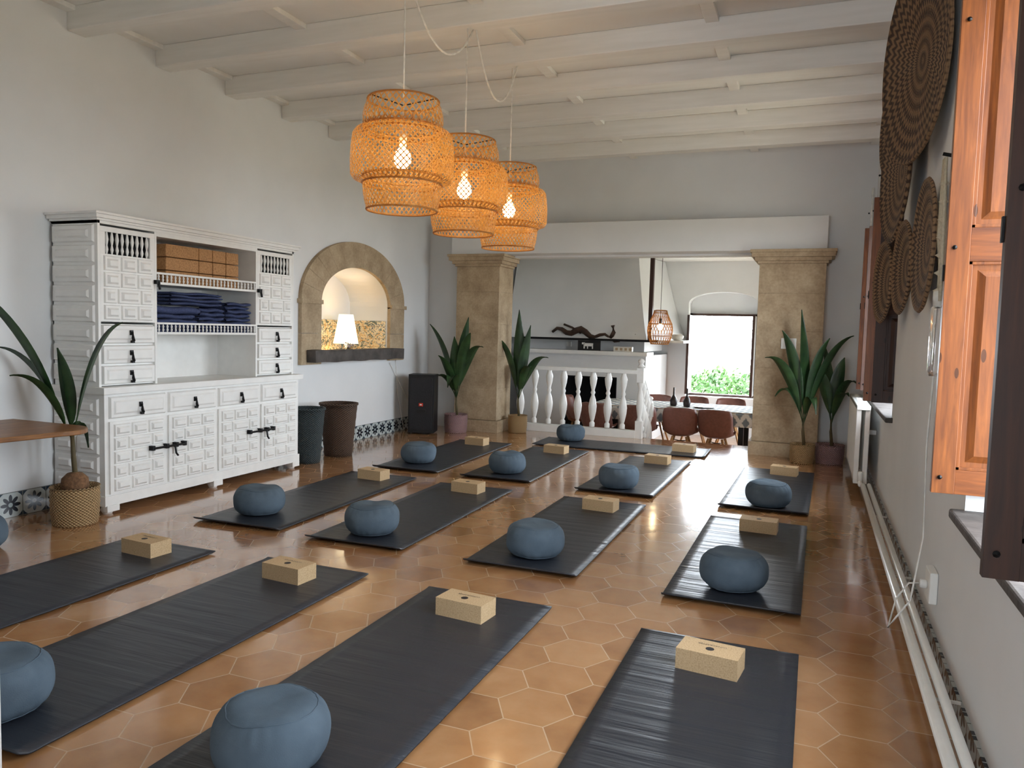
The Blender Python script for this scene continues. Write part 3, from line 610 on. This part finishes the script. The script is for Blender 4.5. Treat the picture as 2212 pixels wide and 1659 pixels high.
bushy('potted_palm',(-4.32,8.97,0),.15,.23,M_pinkb,[(-.4,-.02,1.4,.25,.05),(.2,-.1,1.5,.12,.055),(.42,-.12,1.12,.42,.05),(.3,-.25,1.3,.3,.055),(-.15,-.25,1.0,.2,.05),(.05,-.2,1.25,.1,.06),(-.3,-.25,.62,.4,.04),(.02,-.3,.6,.42,.05)])
bushy('potted_palm',(-3.62,9.4,0),.125,.22,M_seagrass,[(0,-.05,1.62,.05,.06),(-.28,-.1,1.24,.3,.045),(.42,-.05,1.0,.35,.05),(.17,-.05,1.42,.1,.055),(.25,-.2,.85,.35,.04)])
bushy('potted_palm',(-.08,8.78,0),.125,.2,M_seagrass,[(-.08,0,1.65,.05,.06),(-.26,-.1,1.42,.3,.05),(-.42,-.1,1.12,.42,.05),(.45,-.05,1.38,.4,.05),(.22,-.1,1.35,.3,.05),(.12,-.2,.55,.45,.04),(-.3,.0,.7,.4,.04)])
bushy('potted_palm',(.2,8.9,0),.145,.2,M_pinkb,[(.1,0,1.15,.2,.06),(-.12,.05,1.3,.1,.05),(.22,-.1,.88,.35,.05),(-.2,-.1,1.0,.3,.05),(.15,-.25,.75,.3,.04)])
# ------------------------------------------------------------------ bins + speaker
def bin_(name,loc,r,h,mat):
    b=B(); prof=[(r*.74,0)]+[(r*(.74+.26*k/12)+(.003 if k%2 else 0),h*k/12) for k in range(1,13)]+[(r+.012,h),(r+.012,h+.02),(r-.008,h+.02),(r-.012,h-.02),(r*.72,.02),(0,.015)]
    b.lathe(prof,mat,n=40); b.obj(name,loc=loc)
bin_('rattan_bin',(-4.6,6.2,0),.165,.52,M_rattanb); bin_('rattan_bin',(-4.58,6.7,0),.19,.53,M_rattanbr)
b=B(); b.box((-.165,-.14,.02),(.165,.14,.76),M_blackp); b.box((-.145,-.15,.06),(.145,-.139,.72),M_mesh); b.box((-.06,-.155,.28),(.06,-.149,.32),M_blackp)
b.box((-.026,-.158,.36),(.026,-.149,.40),M_red); b.box((-.014,-.160,.372),(.014,-.157,.388),M_whiteg); b.lathe([(.1,0),(.1,.02)],M_blackp,n=20); b.obj('party_speaker',loc=(-4.64,8.66,0),rot=.3,bev=.02)
b=B(); b.tube([(-4.99,8.55,.93),(-4.985,8.6,.5),(-4.98,8.7,.2),(-4.97,8.75,.02)],.004,M_cord,5); b.tube([(-4.985,8.4,.9),(-4.98,8.9,.35),(-4.97,8.95,.1)],.004,M_cord,5); b.obj('power_cable')
b=B(); pts=[(-4.98,2.1),(-4.35,2.1),(-4.18,3.25)]+[(-4.36+.2*math.cos(a),3.31+.2*math.sin(a)) for a in [pi/2*k/6 for k in range(7)]]+[(-4.98,3.51)]
n=len(pts); b.add([(x,y,.64) for x,y in pts]+[(x,y,.67) for x,y in pts],[tuple(range(n))[::-1],tuple(range(n,2*n))]+[(i,(i+1)%n,n+(i+1)%n,n+i) for i in range(n)],M_tablew)
b.box((-4.95,2.15,0),(-4.88,2.22,.64),M_tablew); b.box((-4.5,2.15,0),(-4.43,2.22,.64),M_tablew); b.box((-4.985,2.6,.35),(-4.95,2.64,.64),M_black); b.box((-4.985,2.6,.6),(-4.5,2.64,.64),M_black); b.obj('wall_console_table',bev=.006)
# ------------------------------------------------------------------ radiator & pipes
b=B()
for k in range(22):
    y=7.22+.068*k; b.box((.36,y,.1),(.4,y+.05,.78),M_whiteg); b.box((.43,y,.1),(.47,y+.05,.78),M_whiteg); b.box((.38,y+.01,.16),(.45,y+.04,.2),M_whiteg)
b.box((.36,7.2,.74),(.47,8.73,.78),M_whiteg); b.box((.36,7.2,.1),(.47,8.73,.14),M_whiteg); b.box((.47,7.5,.5),(.545,7.54,.54),M_whiteg)
b.tube([(.41,7.2,.13),(.41,7.1,.13),(.41,7.02,.12)],.018,M_whiteg,8); b.lathe([(.022,0),(.022,.08),(.018,.09)],M_whiteg,n=12,c=(.41,7.12,.13)); b.obj('radiator',bev=.006)
b=B(); b.tube([(.43,7.0,.12),(.43,4,.11),(.43,.95,.10)],.022,M_whiteg,10); b.tube([(.475,7.0,.13),(.475,4,.12),(.475,.95,.11)],.018,M_whiteg,8)
for y in (1.6,3.,4.5,6.): b.box((.44,y,.08),(.536,y+.008,.09),M_whiteg)
b.obj('heating_pipe')
b=B(); b.box((.515,3.72,.2),(.549,3.86,.34),M_whiteg); b.lathe([(.02,0),(.02,.03)],M_white,n=14,M=Matrix.Translation((.515,3.79,.27))@Matrix.Rotation(-pi/2,4,'Y')); b.obj('power_socket',bev=.006)
b=B(); b.box((-.36,9.082,1.22),(-.2,9.099,1.34),M_whiteg); b.box((-.34,9.078,1.24),(-.285,9.084,1.32),M_white); b.box((-.275,9.078,1.24),(-.22,9.084,1.32),M_white); b.obj('light_switch',bev=.003)
b=B(); b.tube([(.5,9.3,2.3),(.5,9.3,3.0)],.012,M_cord,6); b.obj('cable_conduit')
# ------------------------------------------------------------------ shutters
def shutter(y,x0,x1,z0,z1,mids,th=.035,m=M_pine):
    b=B(); w=.075
    b.box((x0,y-th/2,z0),(x0+w,y+th/2,z1),m); b.box((x1-w,y-th/2,z0),(x1,y+th/2,z1),m)
    edges=[(z0,z0+.09)]+[(q-.06,q+.06) for q in mids]+[(z1-.09,z1)]
    for a,c in edges: b.box((x0+w,y-th/2+.002,a),(x1-w,y+th/2-.002,c),m if m!=M_pine else M_pinex)
    for i in range(len(edges)-1):
        a,c=edges[i][1],edges[i+1][0]; b.box((x0+w,y-th/2+.016,a),(x1-w,y+th/2-.016,c),m)
        for sg in (-1,1):
            b.frus((0,y+sg*(th/2-.016),0),(1,0,0),(0,0,1),(0,sg,0),x0+w+.03,x1-w-.03,a+.03,c-.03,.014,.025,m)
            for q in ((x0+w,a,x1-w,a+.012),(x0+w,c-.012,x1-w,c),(x0+w,a,x0+w+.012,c),(x1-w-.012,a,x1-w,c)): b.box((q[0],y+sg*(th/2-.016),q[1]),(q[2],y+sg*(th/2-.005),q[3]),m)
    for zk in (.06,.9,1.7): b.lathe([(.006,0),(.009,.006),(0,.012)],M_black,n=8,M=Matrix.Translation((x0+.025,y-th/2,z0+zk))@Matrix.Rotation(pi/2,4,'X'))
    b.box((x0-.006,y+.0,z0+.78),(x0,y+th/2,z0+.84),M_black)
    return b.obj('wooden_shutter',bev=.004)
shutter(3.2,.425,.87,.79,2.72,[1.70]); shutter(2.06,.39,.86,.8,2.7,[1.6],.03,M_pined)
shutter(8.2,.39,.85,.86,2.42,[1.6]); shutter(8.05,.42,.85,.86,2.42,[1.6],.03,M_pined); shutter(6.32,.41,.86,.88,2.42,[1.6],.035,M_pined); shutter(6.45,.36,.84,.88,2.42,[1.6])
# ------------------------------------------------------------------ wall baskets
def wbasket(c,r,yawz,depth=.07,tilt=0.):
    b=B(); prof=[(0,0)]+[(r*k/16,depth*(k/16)**2.5+(.003 if k%2 else 0)) for k in range(1,17)]+[(r+.01,depth+.008),(r,depth+.02)]+[(r*k/16,depth*(k/16)**2.5+.016) for k in range(15,-1,-1)]
    b.lathe(prof,M_wb,n=64,caps=False)
    return b.obj('woven_wall_basket',loc=c,rot=(0,-pi/2+tilt,yawz))
wbasket((.465,4.62,2.82),.52,.2,.05,-.03); wbasket((.475,5.5,2.42),.44,.10,.05); wbasket((.52,4.4,1.83),.33,.03,.03); wbasket((.46,5.8,1.74),.27,.12,.05); wbasket((.5,5.1,1.78),.27,.08,.04); wbasket((.47,6.1,2.85),.32,.1,.05)
b=B()
for k in range(5):
    dx=.012*(k-2); b.tube([(.47,3.72+dx,2.12),(.475+.01*math.sin(k),3.72+dx*1.6,1.8),(.48,3.72+dx*1.2,1.52)],.007,M_rope,6)
for k in range(7): b.lathe([(0,0),(.022,.015),(0,.03)],M_rope,n=8,c=(.475,3.72,1.55+.075*k))
b.lathe([(.018,1.5),(.026,1.49),(.026,1.22),(.018,1.2),(0,1.2)],M_glass,n=16,c=(.478,3.72,0)); b.lathe([(.02,1.5),(.022,1.56),(0,1.58)],M_cerw,n=12,c=(.478,3.72,0)); b.tube([(.54,3.72,2.12),(.46,3.72,2.14)],.008,M_black,6)
b.obj('macrame_hanging_lamp')
b=B(); P=[(.478,3.72,1.2),(.47,3.72,.9),(.475,3.7,.5),(.44,3.68,.22),(.385,3.66,.14),(.36,3.69,.08),(.39,3.74,.2),(.44,3.77,.27),(.484,3.79,.27)]; b.tube(P,.004,M_cord,6); b.obj('lamp_power_cord')
# ------------------------------------------------------------------ outside
b=B(); b.box((-40,14.4,-.9),(40,60,-.8),M_ground); b.box((1.0,-30,-.9),(40,14.4,-.8),M_ground); b.obj('ground')
b=B()
for k in range(2200):
    a=random.uniform(0,2*pi); rr=random.random()**.5; cx=-1.75+.95*rr*math.cos(a); cy=16.6+.8*rr*math.sin(a); cz=random.uniform(-.8,.72)*(1-.5*rr)+.1*random.random()
    u=Vector((random.gauss(0,1),random.gauss(0,1),random.gauss(0,1))).normalized()*.06; v=u.orthogonal().normalized()*.03; p=Vector((cx,cy,cz))
    b.add([tuple(p-u),tuple(p+v),tuple(p+u),tuple(p-v)],[(0,1,2,3)],M_frond)
b.tube([(-1.75,16.6,-.85),(-1.75,16.6,.1)],.05,M_stem,6); b.obj('garden_bush')
# ------------------------------------------------------------------ lights
# sky: bright haze, strength raised towards +Y to boost far-window glare on the floor
w=bpy.data.worlds.new('World'); bpy.context.scene.world=w; w.use_nodes=True; nt=w.node_tree; bg=nt.nodes['Background']; bg.inputs[0].default_value=(.83,.915,1,1)
tc=nt.nodes.new('ShaderNodeTexCoord'); sx=nt.nodes.new('ShaderNodeSeparateXYZ'); nt.links.new(tc.outputs['Generated'],sx.inputs[0])
mr=nt.nodes.new('ShaderNodeMapRange'); mr.inputs[1].default_value=.6; mr.inputs[2].default_value=1.; mr.inputs[3].default_value=20.; mr.inputs[4].default_value=44.; nt.links.new(sx.outputs[1],mr.inputs[0]); nt.links.new(mr.outputs[0],bg.inputs[1])
def portal(loc,rot,sx,sy):
    l=bpy.data.lights.new('window_portal','AREA'); l.shape='RECTANGLE'; l.size=sx; l.size_y=sy; l.cycles.is_portal=True
    o=bpy.data.objects.new('window_portal',l); bpy.context.collection.objects.link(o); o.location=loc; o.rotation_euler=rot
portal((1.02,2.62,1.73),(0,pi/2,0),2.05,1.3); portal((1.02,7.25,1.64),(0,pi/2,0),1.75,2.05); portal((.97,12.0,1.0),(0,pi/2,0),1.45,1.45)
portal((xc,14.4,1.),(-pi/2,0,0),1.25,1.5)
portal((-.85,-2.2,1.25),(pi/2,0,0),1.15,1.3)
def pt(loc,e,r=.05,c=(1,.72,.42)):
    l=bpy.data.lights.new('lamp_light','POINT'); l.energy=e; l.color=c; l.shadow_soft_size=r; o=bpy.data.objects.new('lamp_light',l); bpy.context.collection.objects.link(o); o.location=loc
pt((-5.28,7.86,1.30),13,.06,(1,.76,.5))
b=B(); b.box((-3.4,-2.2,0),(-3.2,.62,3.6),M_wall); b.obj('wall_entry_left')
b=B(); b.box((-3.2,-2.3,0),(-1.4,-2.2,3.6),M_wall); b.box((-.3,-2.3,0),(.6,-2.2,3.6),M_wall); b.box((-1.4,-2.3,1.9),(-.3,-2.2,3.6),M_wall); b.box((-1.4,-2.3,0),(-.3,-2.2,.65),M_wall); b.obj('wall_entry_rear')  # unseen wall; its opening is narrowed to cut light from behind the camera
# ------------------------------------------------------------------ camera
yaw,pit,rol=.3763,.0704,-.0261
F=np.array([-math.sin(yaw)*math.cos(pit),math.cos(yaw)*math.cos(pit),-math.sin(pit)]); r0=np.array([math.cos(yaw),math.sin(yaw),0.]); d0=np.cross(F,r0)
rr=math.cos(rol)*r0+math.sin(rol)*d0; dd=-math.sin(rol)*r0+math.cos(rol)*d0
cam=bpy.data.cameras.new('camera'); cam.sensor_width=36; cam.lens=36*1650/2212; cam.clip_start=.05; co=bpy.data.objects.new('camera',cam); bpy.context.collection.objects.link(co)
M=Matrix(((rr[0],-dd[0],-F[0],0),(rr[1],-dd[1],-F[1],0),(rr[2],-dd[2],-F[2],1.35),(0,0,0,1))); co.matrix_world=M; bpy.context.scene.camera=co
vs=bpy.context.scene.view_settings
try: vs.view_transform='Standard'; vs.look='None'
except Exception: pass
